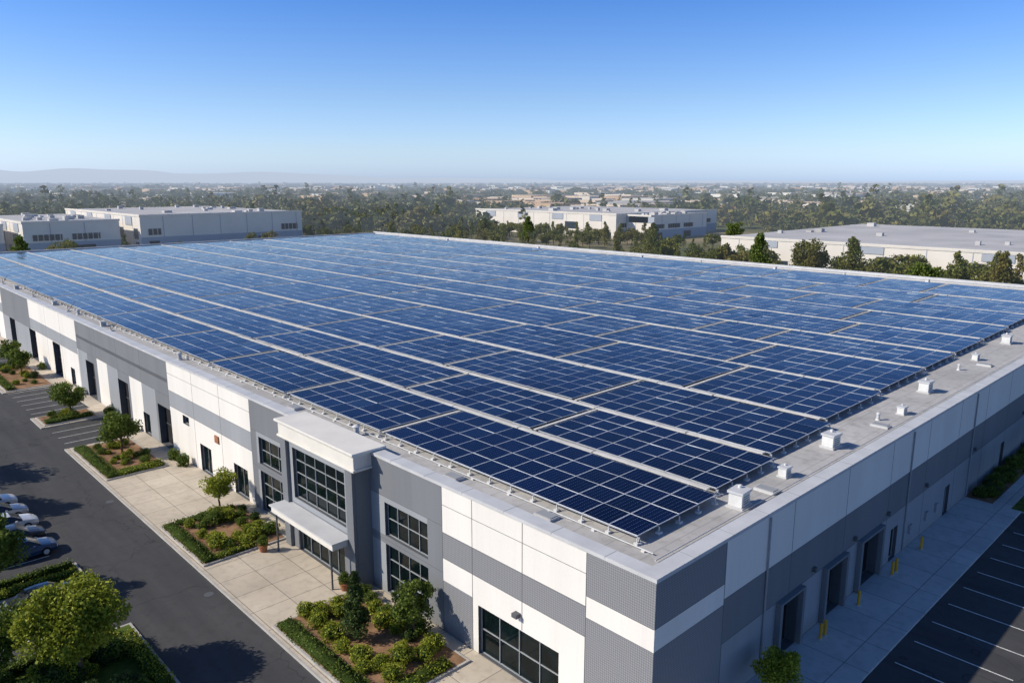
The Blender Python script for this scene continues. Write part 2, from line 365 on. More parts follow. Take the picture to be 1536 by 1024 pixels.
# ------------------------------------------------------------------ main building
W,L,H=128.,215.,10.
bld=empty('warehouse_building')
frames=MB(); wins=MB(); joints=MB()
def wall(mb,P0,ud,od,u0,u1,z0,z1,ucuts,zcuts,matf,ops,depth=.3):
    def pt(u,z,d=0): return (P0[0]+ud[0]*u+od[0]*d,P0[1]+ud[1]*u+od[1]*d,z)
    us=sorted({u0,u1,*[c for c in ucuts if u0<c<u1],*[o[0] for o in ops],*[o[1] for o in ops]})
    zs=sorted({z0,z1,*[c for c in zcuts if z0<c<z1],*[o[2] for o in ops],*[o[3] for o in ops]})
    flip=(ud[0]*od[1]-ud[1]*od[0])>0
    def q(m_,a,b_,c,d,k): m_.quad(*((d,c,b_,a) if flip else (a,b_,c,d)),k)
    for i in range(len(us)-1):
        for j in range(len(zs)-1):
            uc=(us[i]+us[i+1])/2; zc=(zs[j]+zs[j+1])/2
            if any(o[0]<uc<o[1] and o[2]<zc<o[3] for o in ops): continue
            q(mb,pt(us[i],zs[j]),pt(us[i+1],zs[j]),pt(us[i+1],zs[j+1]),pt(us[i],zs[j+1]),matf(uc,zc))
    for o in ops:
        a,b_,c,d,nx,nz,k=o; D=-depth if k=='glass' else -depth*2.2
        mk='dgrey'
        q(mb,pt(a,c),pt(a,d),pt(a,d,D),pt(a,c,D),mk); q(mb,pt(b_,c),pt(b_,c,D),pt(b_,d,D),pt(b_,d),mk)
        q(mb,pt(a,d),pt(b_,d),pt(b_,d,D),pt(a,d,D),mk); q(mb,pt(a,c),pt(a,c,D),pt(b_,c,D),pt(b_,c),mk)
        if k=='glass' and nx:
            for i in range(nx):
                for j in range(max(1,nz)):
                    ua=a+(b_-a)*i/nx; ub=a+(b_-a)*(i+1)/nx; za=c+(d-c)*j/max(1,nz); zb=c+(d-c)*(j+1)/max(1,nz)
                    e1,e2=[random.uniform(-.008,.008) for _ in range(2)]
                    q(wins,pt(ua,za,D),pt(ub,za,D+e1),pt(ub,zb,D+e1+e2),pt(ua,zb,D+e2),k)
        else: q(wins,pt(a,c,D),pt(b_,c,D),pt(b_,d,D),pt(a,d,D),k)
        def bar(ua,ub,za,zb):
            pa=pt(ua,za,D-.02); pb=pt(ub,zb,D+.07)
            frames.box(min(pa[0],pb[0]),max(pa[0],pb[0]),min(pa[1],pb[1]),max(pa[1],pb[1]),za,zb,'winframe' if k=='glass' else 'dgrey')
        t=.04
        if nx:
            for i in range(nx+1):
                u=a+(b_-a)*i/nx; u=min(max(u,a+t/2+.002),b_-t/2-.002); bar(u-t/2,u+t/2,c+.002,d-.002)
            for i in range(nz+1):
                z=c+(d-c)*i/nz; z=min(max(z,c+t/2+.004),d-t/2-.004)
                for s_ in range(nx):
                    ua=a+(b_-a)*s_/nx+t/2+.001; ub=a+(b_-a)*(s_+1)/nx-t/2-.001
                    if s_==0: ua=a+t+.003
                    if s_==nx-1: ub=b_-t-.003
                    bar(ua,ub,z-t/2,z+t/2)
def lm(y,z):
    if y<4.2: return 'hatch' if (z>7.4 or z<6.2) else 'white'
    if y<15.8:
        if 5.1<z<6.8: return 'hatch'
        if y>13 and z<3.6: return 'hatch'
        return 'white'
    if y<42: return 'grey' if (z>7.2 or 3.8<z<4.4 or y<17.3 or y>41) else 'lgrey'
    if y<61: return 'lgrey' if 5.1<z<6.8 else 'white'
    if y<94:
        if z>6.0: return 'grey' if z>7.9 or z<7.5 else 'dgrey'
        return 'lgrey' if (int((y-61)/4.1)%3==1) else ('white' if int((y-61)/4.1)%3==2 else 'grey')
    if y<120: return 'lgrey' if 5.1<z<6.8 else 'white'
    if y<140: return 'grey' if z>5 else 'lgrey'
    return 'lgrey' if 5.1<z<6.8 else 'white'
lops=[(6,12.5,.13,3.3,4,2,'glass'),(17.3,22.0,.25,3.8,4,3,'glass'),(17.3,22.0,4.4,6.8,4,2,'glass'),
 (36.0,40.6,.25,3.8,3,3,'glass'),(36.0,40.6,4.4,6.8,3,2,'glass'),(43.2,46,.13,3.0,2,1,'glass'),(51,53.6,.13,2.9,2,1,'glass'),(56,57.6,4.0,4.9,1,1,'glass'),
 (60.9,64.6,.13,4.6,2,2,'darkint'),(67.5,69.5,.13,2.6,1,1,'glass'),(74,77.6,.13,4.9,2,2,'darkint'),(87,90.6,.13,5.0,2,2,'darkint'),
 (96.5,98.5,.13,2.6,1,1,'glass'),(103,107,.13,5.0,2,2,'darkint'),(117,121,.13,5,2,2,'darkint'),(131,135,.13,5,2,2,'darkint'),(145,149,.13,5,2,2,'darkint')]
wl=MB()
yc=[4.2,13,15.8,17.3,41,42,61,94,120,140]+[61+4.1*i for i in range(9)]
wall(wl,(0,0),(0,1),(-1,0),0,L,-.05,9.84,yc,[3.6,3.8,4.4,5,5.1,6.0,6.2,6.8,7.2,7.4,7.5,7.9],lm,lops)
def rm(x,z):
    if x<6.1: return 'hatch' if (z>7.4 or z<6.2) else 'white'
    return 'white' if z>6.5 else ('grey' if z>3.9 else 'lgrey')
rops=[(12.3,14.8,.13,3.4,1,1,'darkint'),(18.3,21,.13,3.4,1,1,'darkint'),(23.6,27,.13,3.4,1,1,'darkint'),(29.4,30.7,.13,2.7,1,1,'glass'),
 (41,42.2,.13,2.7,1,1,'glass'),(57,58.2,.13,2.7,1,1,'glass'),(70,73,.13,3.4,1,1,'darkint')]
wall(wl,(0,0),(1,0),(0,-1),0,W,-.05,9.84,[6.1],[3.9,6.2,6.5,7.4],rm,rops)
wl.quad((W,0,-.05),(W,L,-.05),(W,L,9.84),(W,0,9.84),'white'); wl.quad((0,L,-.05),(0,L,9.84),(W,L,9.84),(W,L,-.05),'white')
# tower
TA,TB=23.6,33.8
def tm(y,z): return 'grey' if (y<24.7 or y>32.7) else ('lgrey' if z>3.9 else 'grey')
tops=[(25.0,32.3,4.3,8.3,5,4,'glass'),(25.4,31.9,.13,3.1,5,1,'glass')]
wall(wl,(-1.2,0),(0,1),(-1,0),TA,TB,-.05,9.0,[24.7,32.7],[3.9,8.3],tm,tops)
wl.quad((-1.2,TA,-.05),(0,TA,-.05),(0,TA,9.0),(-1.2,TA,9.0),'grey')
wl.quad((-1.2,TB,-.05),(-1.2,TB,9.0),(0,TB,9.0),(0,TB,-.05),'grey')
wl.obj('walls',bld)
for y in (4.2,8.8,13,15.8,42,48.3,54.6,61,69.2,77.4,85.6,94,102,110,120,130,140,150,160,170,180,190,200):
    z1=9.8
    segs=[(0.1,z1)]
    for o in lops:
        if o[0]<=y<=o[1]: segs=[(o[3]+.05,z1)]
    for a,b_ in segs: joints.box(-.004,.02,y-.025,y+.025,a,b_,'joint')
for a,b_ in ((15.8,TA-.1),(TB+.1,42)):
    for z in (4.1,7.2): joints.box(-.004,.02,a,b_,z-.015,z+.015,'joint')
for (a,b_,z) in ((0,4.2,7.4),(0,4.2,6.2),(4.2,15.8,6.8),(4.2,15.8,5.1),(42,61,6.8),(42,61,5.1),(61,94,6.0),(4.2,15.8,8.6),(42,61,8.6),(94,120,6.8),(94,120,5.1)):
    joints.box(-.006,.02,a+.03,b_-.03,z-.015,z+.015,'joint')
x=6.1
while x<W:
    a=.1
    for o in rops:
        if o[0]<=x<=o[1]: a=o[3]+.1
    joints.box(x-.025,x+.025,-.004,.02,a,9.8,'joint'); x+=7.4
for (a,b_,z) in ((0,6.1,7.4),(0,6.1,6.2),(6.1,W,6.5),(6.1,W,3.9)): joints.box(a+.03,b_-.03,-.006,.02,z-.015,z+.015,'joint')
joints.obj('panel_joints',bld); wins.obj('windows',bld); frames.obj('window_frames',bld)
r=MB(); r.quad((.3,.3,9.5),(W-.3,.3,9.5),(W-.3,L-.3,9.5),(.3,L-.3,9.5),'roof'); r.obj('roof',bld)
pz0=9.80; PW=.85
r=MB()
r.box(-.07,PW,-.07,L+.07,pz0,10,'coping'); r.box(PW+.002,W-.62,-.07,PW,pz0,10,'coping'); r.box(PW+.002,W-.62,L-.62,L+.07,pz0,10,'coping')
r.box(W-.617,W+.07,-.07,L+.07,pz0,10.3,'coping')
q_=PW-.1
r.quad((q_,q_,9.4),(q_,L-.5,9.4),(q_,L-.5,pz0+.02),(q_,q_,pz0+.02),'lgrey'); r.quad((q_,q_,9.4),(q_,q_,pz0+.02),(W-.5,q_,pz0+.02),(W-.5,q_,9.4),'lgrey')
r.quad((W-.5,.5,9.4),(W-.5,L-.5,9.4),(W-.5,L-.5,pz0+.02),(W-.5,.5,pz0+.02),'coping'); r.quad((.5,L-.5,9.4),(W-.5,L-.5,9.4),(W-.5,L-.5,pz0+.02),(.5,L-.5,pz0+.02),'coping')
r.obj('parapet',bld)
r=MB()
y=3.
while y<L: r.box(-.075,PW+.004,y-.02,y+.02,9.9,10.006,'lgrey'); y+=3.6
x=3.
while x<W-2: r.box(x-.02,x+.02,-.075,PW+.004,9.9,10.006,'lgrey'); x+=3.6
r.obj('coping_seams',bld)
r=MB(); r.box(-1.4,.95,TA-.2,TB+.2,9.0,10.0,'cream'); r.box(-1.62,1.1,TA-.42,TB+.42,10.012,10.2,'cream'); r.box(-1.5,1.0,TA-.3,TB+.3,8.82,9.0,'cream'); r.obj('cornice',bld,bevel=.04)
r=MB(); r.box(-2.65,-1.2,24.5,33.4,3.2,3.68,'cream'); r.box(-2.77,-1.18,24.35,33.55,3.68,3.77,'coping'); r.tube((-2.5,25.0,.12),(-2.5,25.0,3.3),.07,.07,'dgrey',12); r.tube((-2.5,32.9,.12),(-2.5,32.9,3.3),.07,.07,'dgrey',12); r.obj('entrance_canopy',bld,bevel=.02)
r=MB()
for y in (TA+.45,TB-.5): r.box(-1.45,-1.202,y-.42,y+.42,-.05,8.8,'grey')
r.obj('pilasters',bld)
r=MB()
r.box(-.35,-.003,8.9,9.3,4.1,4.35,'dgrey'); r.box(-.12,-.003,48.9,49.7,4.0,4.7,'terra')
for x in (16.6,22.6,28.3,36,48,64): r.box(x-.12,x+.12,-.22,-.003,4.2,4.5,'dgrey')
for x in (33,36.5,38.8): r.box(x,x+.5,-.18,-.003,1.2,1.9,'lgrey')
for x in (10.5,32,47): r.tube((x,-.08,.2),(x,-.08,9.7),.06,.06,'lgrey',8)
r.obj('wall_fittings',bld,bevel=.01)
r=MB()
for (a,b_) in ((12.3,14.8),(18.3,21),(23.6,27)):
    r.box(a-.3,a-.003,-.35,-.003,.1,3.75,'grey'); r.box(b_+.003,b_+.3,-.35,-.003,.1,3.75,'grey'); r.box(a-.3,b_+.3,-.35,-.003,3.752,3.9,'grey')
r.obj('door_surrounds',bld,bevel=.02)
def bollard(x,y):
    b=MB(); b.tube((0,0,0),(0,0,1.0),.10,.10,'yellow',14); b.tube((0,0,1.0),(0,0,1.05),.10,.05,'yellow',14); b.tube((0,0,0),(0,0,.06),.16,.15,'kerb',14)
    place('bollard',b.mesh('bollard'),(x,y,.125))
for x in (16.3,16.9,21.9,27.7,28.4,33.4): bollard(x,-.95)
# ------------------------------------------------------------------ solar arrays
racks=MB()
strips=[(2.9,10.35),(11.35,18.3),(19.3,28.4),(29.4,40.0),(41.0,51.6),(52.6,61.0),(62.1,71.5),(72.6,82.5),(83.6,94.1),(95.3,106.1),(107.3,121)]
ystart=[3.3,3.9,4.7,5.5,6.0,6.2,6.4,6.6,6.9,7.2,7.4]
cuts0=[26.8,41.2,57.2]
SL=.010
for si,(xa,xb) in enumerate(strips):
    nx=round((xb-xa)/1.95); dx=(xb-xa)/nx
    cuts=[ystart[si]]
    if si==0: cuts+=cuts0
    else: cuts+= [16.5+(si%3)*2.4+si*.7, 31+((si*7)%5)*2.0+si*.5, 46+((si*3)%4)*2.4+si*.4, 63+((si*5)%4)*2.5]
    while cuts[-1]<185: cuts.append(cuts[-1]+[16,21,24,18][(si+len(cuts))%4])
    cuts[-1]=209
    for ci in range(len(cuts)-1):
        ya,yb=cuts[ci]+.001,cuts[ci+1]-.85
        ny=max(1,round((yb-ya)/1.85)); dy=(yb-ya)/ny
        Q=[];mi=[]
        rng=np.random.default_rng(si*31+ci)
        oz=rng.normal(0,.015); xs=rng.uniform(-.12,.12) if ci else 0
        btx=rng.normal(0,.002); bty=rng.normal(0,.0008)
        for i in range(nx):
            for j in range(ny):
                g=.013; x0=xs+xa+i*dx+g;x1=xs+xa+(i+1)*dx-g;y0=ya+j*dy+g;y1=ya+(j+1)*dy-g
                tx=SL+btx+rng.normal(0,.006); ty=bty+rng.normal(0,.006); zb=9.99+oz+ (i*dx)*(SL+btx)+(j*dy)*bty
                def z(x,y): return zb+(x-x0)*tx+(y-y0)*ty
                c=[(x0,y0),(x1,y0),(x1,y1),(x0,y1)]
                T=[(a,b_,z(a,b_)) for a,b_ in c]; Bt=[(a,b_,z(a,b_)-.045) for a,b_ in c]
                Q.append(T); mi.append(0)
                for k in range(4):
                    k2=(k+1)%4; Q.append([Bt[k],Bt[k2],T[k2],T[k]]); mi.append(0)
                f=.025; ci_=[(x0+f,y0+f),(x1-f,y0+f),(x1-f,y1-f),(x0+f,y1-f)]
                Q.append([(a,b_,z(a,b_)+.004) for a,b_ in ci_]); mi.append(1)
        Q=np.array(Q,dtype=np.float32); mi=np.array(mi)
        uv=np.tile(np.array([(0,0),(1,0),(1,1),(0,1)],dtype=np.float32),(len(Q),1))
        me=quadmesh('solar_panel_array',Q,['modframe','solar'],mi,uv); o=place('solar_panel_array',me)
        zt=9.89
        for i in range(nx+1):
            xx=min(max(xa+i*dx,xa+.14),xb-.14); zz=zt+(xx-xa)*SL
            racks.box(xx-.03,xx+.03,ya+.05,yb-.05,zz-.05,zz-.02,'alu')
            racks.box(xx-.14,xx+.14,ya-.16,ya+.12,9.5,9.62,'vent'); racks.box(xx-.03,xx+.03,ya-.05,ya+.01,9.62,zz-.01,'alu')
        if yb<150:
            for j in range(0,ny+1):
                yy=min(ya+j*dy,yb-.1); racks.box(xa-.16,xa+.12,yy-.12,yy+.12,9.5,9.62,'vent'); racks.box(xa-.03,xa+.03,yy-.03,yy+.03,9.62,zt-.02,'alu')
        if ci<len(cuts)-2: racks.slope(xa+.05,xb-.05,yb+.28,yb+.54,9.97,9.97+(xb-xa)*SL,.05,'tray')
    if si<len(strips)-1:
        g=strips[si+1][0]-xb; zz=9.98+(xb-xa)*SL
        wd=.36+.02*si
        j=ystart[si+1]+.2; rr=random.Random(si)
        while j<208:      # tray laid in lengths, with small offsets and open joints
            ln=rr.uniform(5.5,9.5); o_=rr.uniform(-.04,.04)
            racks.box(xb+.22+o_,xb+.22+wd+o_,j,min(209,j+ln-.12),zz-.06+o_*.3,zz+.02+o_*.3,'tray')
            racks.box(xb+g*.4,xb+g*.4+.12,j+.2,j+.32,9.5,zz-.07,'alu'); j+=ln
racks.obj('solar_racking')
def vent(x,y,s=1,z=9.5):
    b=MB(); b.box(-.55,.55,-.45,.45,0,.12,'coping'); b.box(-.45,.45,-.36,.36,.12,.78,'vent'); b.box(-.52,.52,-.43,.43,.78,.9,'coping')
    for k in range(4): b.box(-.3,.3,-.372,-.361,.24+k*.12,.29+k*.12,'dgrey')
    b.tube((.2,.1,.9),(.2,.1,1.05),.09,.09,'vent',10)
    o=place('rooftop_vent',b.mesh('rooftop_vent'),(x,y,z),random.uniform(-.1,.1),(s,s,s)); bv=o.modifiers.new('b','BEVEL'); bv.width=.02
for x,y in ((11.0,2.2),(24.7,3.0),(45,3.6),(74,4.6),(100,4.8)): vent(x,y,1.15)
for x,y in ((17.2,2.6),(36.5,2.5),(62,4.4),(86,4.6),(1.9,88),(2.0,112),(1.8,136),(124.7,30),(124.7,60),(124.9,95),(124.7,130),(124.8,170)): vent(x,y,.75)
def stack(x,y,h=.7,r=.2):
    b=MB(); b.tube((0,0,0),(0,0,.1),r*1.6,r*1.4,'vent',14); b.tube((0,0,.1),(0,0,h),r,r,'coping',14); b.tube((0,0,h),(0,0,h+.12),r*1.5,r*.6,'coping',14)
    place('roof_vent_pipe',b.mesh('roof_vent_pipe'),(x,y,9.5))
for x,y in ((1.9,28.2),(1.8,62),(90,5),(124,45),(2.1,100),(124.5,78),(33.5,3.2),(56,4.2),(83,4.6)): stack(x,y,.5 if y<5 else .7,.12 if y<5 else .2)
def hatch(x,y,sx=1.1,sy=1.5):
    b=MB(); b.box(-sx/2,sx/2,-sy/2,sy/2,0,.16,'coping'); b.box(-sx/2+.08,sx/2-.08,-sy/2+.08,sy/2-.08,.16,.2,'lgrey')
    place('roof_hatch',b.mesh('roof_hatch'),(x,y,9.5))
for x,y in ((1.9,8.8),(1.8,16.8),(1.9,37.5),(14.2,2.2),(32,2.4),(60,3)): hatch(x,y,.8,1.3)
b=MB()
for k,x in enumerate((1.25,2.5)): 
    b.tube((x,2,9.62),(x,205,9.62),.035,.035,'alu',6)
    for j in range(60): b.box(x-.08,x+.08,2.5+j*3.3,2.7+j*3.3,9.5,9.59,'vent')
b.tube((2,1.5,9.62),(120,1.5,9.62),.035,.035,'alu',6)
b.obj('roof_conduit')
for (x,y) in ((1.6,84),(1.8,104),(1.7,124),(1.6,146)):
    b=MB(); b.box(-.3,.3,-.3,.3,0,.15,'vent'); b.tube((0,0,.1),(.5,-2.3,1.7),.04,.03,'dgrey',6); b.tube((0,0,.1),(0,0,.9),.035,.03,'dgrey',6); b.tube((0,0,.9),(.25,-1.2,.95),.02,.02,'dgrey',6)
    place('antenna_mast',b.mesh('antenna_mast'),(x,y,9.5))
# ------------------------------------------------------------------ planting beds
def island(x0,x1,y0,y1,soil='mulch',z=.12,name='planting_bed'):
    b=MB(); b.box(x0,x1,y0,y1,-.05,z+.12,'kerb'); b.quad((x0+.16,y0+.16,z+.124),(x1-.16,y0+.16,z+.124),(x1-.16,y1-.16,z+.124),(x0+.16,y1-.16,z+.124),soil); b.obj(name)
SH={k:[shrub_mesh('shrub_'+k,s,'leaf_'+k) for s in (1,2,3)] for k in ('bright','mid','dark')}
def shrub(x,y,s=1,k='mid',z=.22,hz=1.0): place('shrub',random.choice(SH[k]),(x,y,z),random.uniform(0,6),(s,s,s*hz*random.uniform(.8,1.05)))
island(-7.7,-.9,12.2,23.6); island(-7.7,-1.0,34.3,43.2); island(-7.7,-2.0,57,68.8,'mulch'); island(-7.7,-2,79.8,84.0)
island(-7.7,-2,100,117)
hedge('hedge',-7.55,-6.5,12.4,23.4,.22,.3,'leaf_mid',seed=2); hedge('hedge',-7.55,-6.6,34.5,43.0,.22,.3,'leaf_mid',seed=3)
hedge('hedge',-6.6,-1.6,42.3,43.0,.22,.3,'leaf_mid',seed=31); hedge('hedge',-6.6,-3.5,34.5,35.2,.22,.3,'leaf_bright',seed=32)
hedge('hedge',-7.5,-6.4,57.2,68.6,.22,.3,'leaf_mid',seed=4); hedge('hedge',-6.4,-2.2,57.2,58.6,.22,.3,'leaf_bright',seed=5)
hedge('hedge',-7.5,-2.4,80,81,.22,.4,'leaf_mid',seed=6); hedge('hedge',-7.5,-6.6,100.2,116.8,.22,.4,'leaf_mid',seed=7)
hedge('hedge',-6.5,-2.0,12.4,13.4,.22,.3,'leaf_bright',seed=33)
rs=random.Random(11)
for (x0,x1,y0,y1,nn,ey) in ((-6.0,-1.3,13.8,23.2,27,3.0),(-6.0,-1.4,35.5,42.0,24,1.5)):
    pts=[]
    tries=0
    while len(pts)<nn and tries<6000:
        tries+=1; p=(rs.uniform(x0,x1),rs.uniform(y0,y1))
        cx,cy=(x0+x1)/2-.5,(y0+y1)/2
        if (abs(p[0]-cx)/1.5)**2+(abs(p[1]-cy)/ey)**2<1: continue
        if all((p[0]-q[0])**2+(p[1]-q[1])**2>.9 for q in pts): pts.append(p)
    for p in pts: shrub(p[0],p[1],rs.uniform(.7,1.3),'bright' if p[0]<-2.5 and rs.random()<.75 else rs.choice(['bright','mid','mid','dark']))
for i in range(20): shrub(rs.uniform(-6,-2.6),rs.uniform(59,68),rs.uniform(.4,.9),rs.choice(['bright','mid']))
for i in range(10): shrub(rs.uniform(-6.8,-2.6),rs.uniform(81,83.6),rs.uniform(.6,1.1),rs.choice(['bright','mid','dark']))
for i in range(16): shrub(rs.uniform(-6.2,-2.6),rs.uniform(101,116),rs.uniform(.6,1.2),rs.choice(['bright','mid','dark']))
for y in (47.6,49.0,56,58.5,71,79,92,111): shrub(-.9,y,rs.uniform(.8,1.1),'mid',.12,1.3)
def planter(x,y):
    e=empty('planter_pot'); e.location=(x,y,.12)
    b=MB(); b.tube((0,0,0),(0,0,.5),.24,.36,'terra',16); b.tube((0,0,.5),(0,0,.56),.4,.4,'terra',16); o=b.obj('pot',e)
    q=place('plant',SH['mid'][0],(0,0,.5),0,(.7,.7,.9),e)
planter(-3.4,33.6); planter(-1.9,24.4)
def tree(name,x,y,h,r,kind,n,ls,leaf,seed,z=.2,K=26): return place(name,tree_mesh(name,seed,h,r,kind,n,ls,leaf,K),(x,y,z))
tree('deciduous_tree',-4.2,63.6,4.8,2.3,'round',7000,.21,'leaf_mid',11)
tree('deciduous_tree',-4.4,82.2,4.5,2.1,'round',5200,.22,'leaf_mid',12)
tree('deciduous_tree',-2.6,43.4,3.9,1.6,'round',3400,.16,'leaf_bright',13,K=20)
tree('conifer_tree',-4.6,18.6,4.7,.8,'cone',7500,.14,'leaf_dark',14,K=34)
tree('deciduous_tree',-1.9,16.4,4.1,1.35,'round',7000,.15,'leaf_mid',15)
tree('deciduous_tree',-17.9,26.3,6.4,2.8,'round',27000,.18,'leaf_bright',16,K=54)
tree('deciduous_tree',-19.6,40.4,6.0,2.3,'round',12000,.20,'leaf_mid',17,K=36)
tree('deciduous_tree',-4.2,108,4.4,1.8,'round',3200,.26,'leaf_mid',18)
tree('deciduous_tree',-4.2,115,4.6,1.8,'round',3200,.26,'leaf_mid',19)
tree('deciduous_tree',-21.6,29,5.0,2.3,'round',11000,.2,'leaf_mid',20)
tree('deciduous_tree',9.0,-1.9,3.1,1.3,'round',8000,.14,'leaf_bright',21)
tree('deciduous_tree',50.3,-5.2,5.5,2.2,'round',8000,.22,'leaf_mid',22)
tree('deciduous_tree',64,-5.4,5.5,2.2,'round',6000,.24,'leaf_mid',24)
tree('deciduous_tree',-22.5,61,9,3.4,'round',6000,.35,'leaf_mid',25)
tree('deciduous_tree',-22.5,71,9,3.4,'round',6000,.35,'leaf_mid',26)
island(-21.5,-14.3,39.0,41.6,'lawn',0); hedge('hedge',-21.2,-14.6,39.2,39.9,.1,.5,'leaf_bright',seed=8); hedge('hedge',-21.2,-14.6,40.8,41.4,.1,.5,'leaf_mid',seed=18)
island(-30,-14.0,22.0,30.4,'lawn',0); hedge('hedge',-15.2,-14.3,22.3,28.6,.1,.6,'leaf_bright',seed=9); hedge('hedge',-24,-15.3,29.2,30.1,.1,.6,'leaf_mid',seed=10)
for i in range(44): shrub(rs.uniform(-25,-15.8),rs.uniform(22.6,29),rs.uniform(.8,1.5),rs.choice(['bright','mid','dark']),.1)
for i in range(70): shrub(rs.uniform(47.6,100),rs.uniform(-1.7,-.7),rs.uniform(.8,1.3),rs.choice(['dark','mid','mid']),.08)
for i in range(18): shrub(rs.uniform(47.6,80),rs.uniform(-6.6,-4.4),rs.uniform(.6,1.1),rs.choice(['bright','mid']),.08)
# ------------------------------------------------------------------ cars
M['p_white']=carpaint('car_paint_white',(.62,.63,.64)); M['p_silver']=carpaint('car_paint_silver',(.36,.38,.40)); M['p_blue']=carpaint('car_paint_blue',(.03,.07,.16)); M['p_dark']=carpaint('car_paint_dark',(.03,.032,.036))
M['carglass']=carpaint('car_glass',(.012,.016,.02))
M['lamp']=surf('headlamp',(.6,.62,.65),.15,.6,.05)
def car(x,y,rz,paint):
    S=[(-2.25,.70,.38,.72,.74,.60),(-2.1,.84,.24,.88,.92,.72),(-1.55,.89,.22,.95,1.02,.70),(-1.0,.90,.22,.96,1.38,.62),(-.3,.91,.22,.95,1.45,.61),(.35,.91,.22,.93,1.42,.60),(1.1,.90,.22,.92,.98,.68),(1.8,.87,.22,.80,.84,.68),(2.15,.78,.26,.66,.70,.62),(2.27,.62,.36,.55,.58,.52)]
    mb=MB(); rings=[]
    for (sx,hw,zb,zl,zr,hr) in S:
        ring=[(sx,-hw*.9,zb),(sx,-hw,(zb+zl)*.5),(sx,-hw*.95,zl),(sx,-hr,zr),(sx,-hr*.4,zr+.03),(sx,hr*.4,zr+.03),(sx,hr,zr),(sx,hw*.95,zl),(sx,hw,(zb+zl)*.5),(sx,hw*.9,zb)]
        i=len(mb.v); mb.v+=ring; rings.append(i)
    for s in range(len(S)-1):
        for j in range(10):
            j2=(j+1)%10; k=paint
            if s in (2,3,4,5) and j in (2,6): k='carglass'
            if s in (2,5) and j in (3,4,5): k='carglass'
            if s==8 and j in (1,7): k='lamp'
            mb.f.append((rings[s]+j,rings[s]+j2,rings[s+1]+j2,rings[s+1]+j)); mb.m.append(mb.mi(k))
    mb.f.append(tuple(rings[0]+j for j in range(10))); mb.m.append(mb.mi(paint)); mb.f.append(tuple(rings[-1]+j for j in reversed(range(10)))); mb.m.append(mb.mi(paint))
    e=empty('parked_car'); e.location=(x,y,.005); e.rotation_euler=(0,0,rz)
    body=mb.obj('body',e,bevel=.03)
    w=MB()
    for wx in (-1.38,1.38):
        for sy in (-1,1):
            w.tube((wx,sy*.70,.33),(wx,sy*.93,.33),.33,.33,'tyre',20); w.tube((wx,sy*.93,.33),(wx,sy*.945,.33),.20,.18,'alu',12)
    w.obj('wheels',e)
    w=MB()
    for sy in (-1,1): w.box(.55,.72,sy*1.0-.09,sy*1.0+.09,.92,1.05,paint)
    w.obj('mirrors',e,bevel=.02)
car(-17.0,54.3,0,'p_silver'); car(-16.9,51.3,.02,'p_white'); car(-17.0,48.4,-.01,'p_dark'); car(-16.9,45.4,.01,'p_blue'); car(-17.4,36.6,.02,'p_dark'); car(-17.2,57.3,0,'p_white')
# ------------------------------------------------------------------ neighbouring buildings
def nb(x0,x1,y0,y1,h,seed):
    e=empty('office_warehouse'); b=MB()
    b.box(x0,x1,y0,y1,-.03,h-.5,'nwhite'); b.box(x0-.2,x1+.2,y0-.2,y1+.2,h-.5,h-.1,'nwhite','nroof')
    b.box(x0-.25,x0+.5,y0-.25,y1+.25,h-.12,h+.35,'nwhite'); b.box(x0+.5,x1+.25,y0-.25,y0+.5,h-.12,h+.33,'nwhite'); b.obj('walls',e)
    b=MB(); rr=random.Random(seed)
    y=y0+3
    while y<y1-8:
        w=rr.choice([5,7,9])
        if rr.random()<.35: b.box(x0-.12,x0-.01,y,y+w,h*.32,h*.62,'nglass')
        if rr.random()<.6: b.box(x0-.12,x0-.01,y,y+w*.7,.2,h*.24,'nglass')
        y+=w+4
    b.box(x0,x1-.1,y0-.1,y0-.01,0,h*.38,'ngrey')
    x=x0+3
    while x<x1-8:
        w=rr.choice([5,8,10])
        if rr.random()<.5:
            k=0
            while k<w: b.box(x+k,x+min(k+1.5,w),y0-.25,y0-.12,h*.44,h*.62,'nglass'); k+=1.9
        if rr.random()<.7: b.box(x,x+w*.8,y0-.25,y0-.12,.2,h*.27,'nglass')
        x+=w+3.5
    x=x0+9
    while x<x1-2: b.box(x,x+.25,y0-.14,y0-.101,0,h-.5,'ngrey'); x+=12
    y=y0+9
    while y<y1-2: b.box(x0-.05,x0-.01,y,y+.25,0,h-.5,'ngrey'); y+=12
    for k in range(4):
        yy=y0+(y1-y0)*(k+.5)/4; b.box(x0-.22,x0-.13,yy-4,yy+4,h*.7,h-.6,'ngrey')
    b.obj('panels_and_windows',e)
    b=MB()
    for k in range(16):
        xx=rr.uniform(x0+5,x1-5);yy=rr.uniform(y0+5,y1-5);s=rr.uniform(.6,1.8); b.box(xx-s,xx+s,yy-s,yy+s,h-.11,h+rr.uniform(.5,1.4),'nroof')
    b.obj('rooftop_units',e)
nb(40,74,318,400,12.6,1); nb(80,152,312,420,14.2,2); nb(-40,36,330,390,11.5,5)
nb(273,364,222,327,11.9,3); nb(281,330,207,221.7,11.4,6); nb(212,330,-10,126,9.0,4)
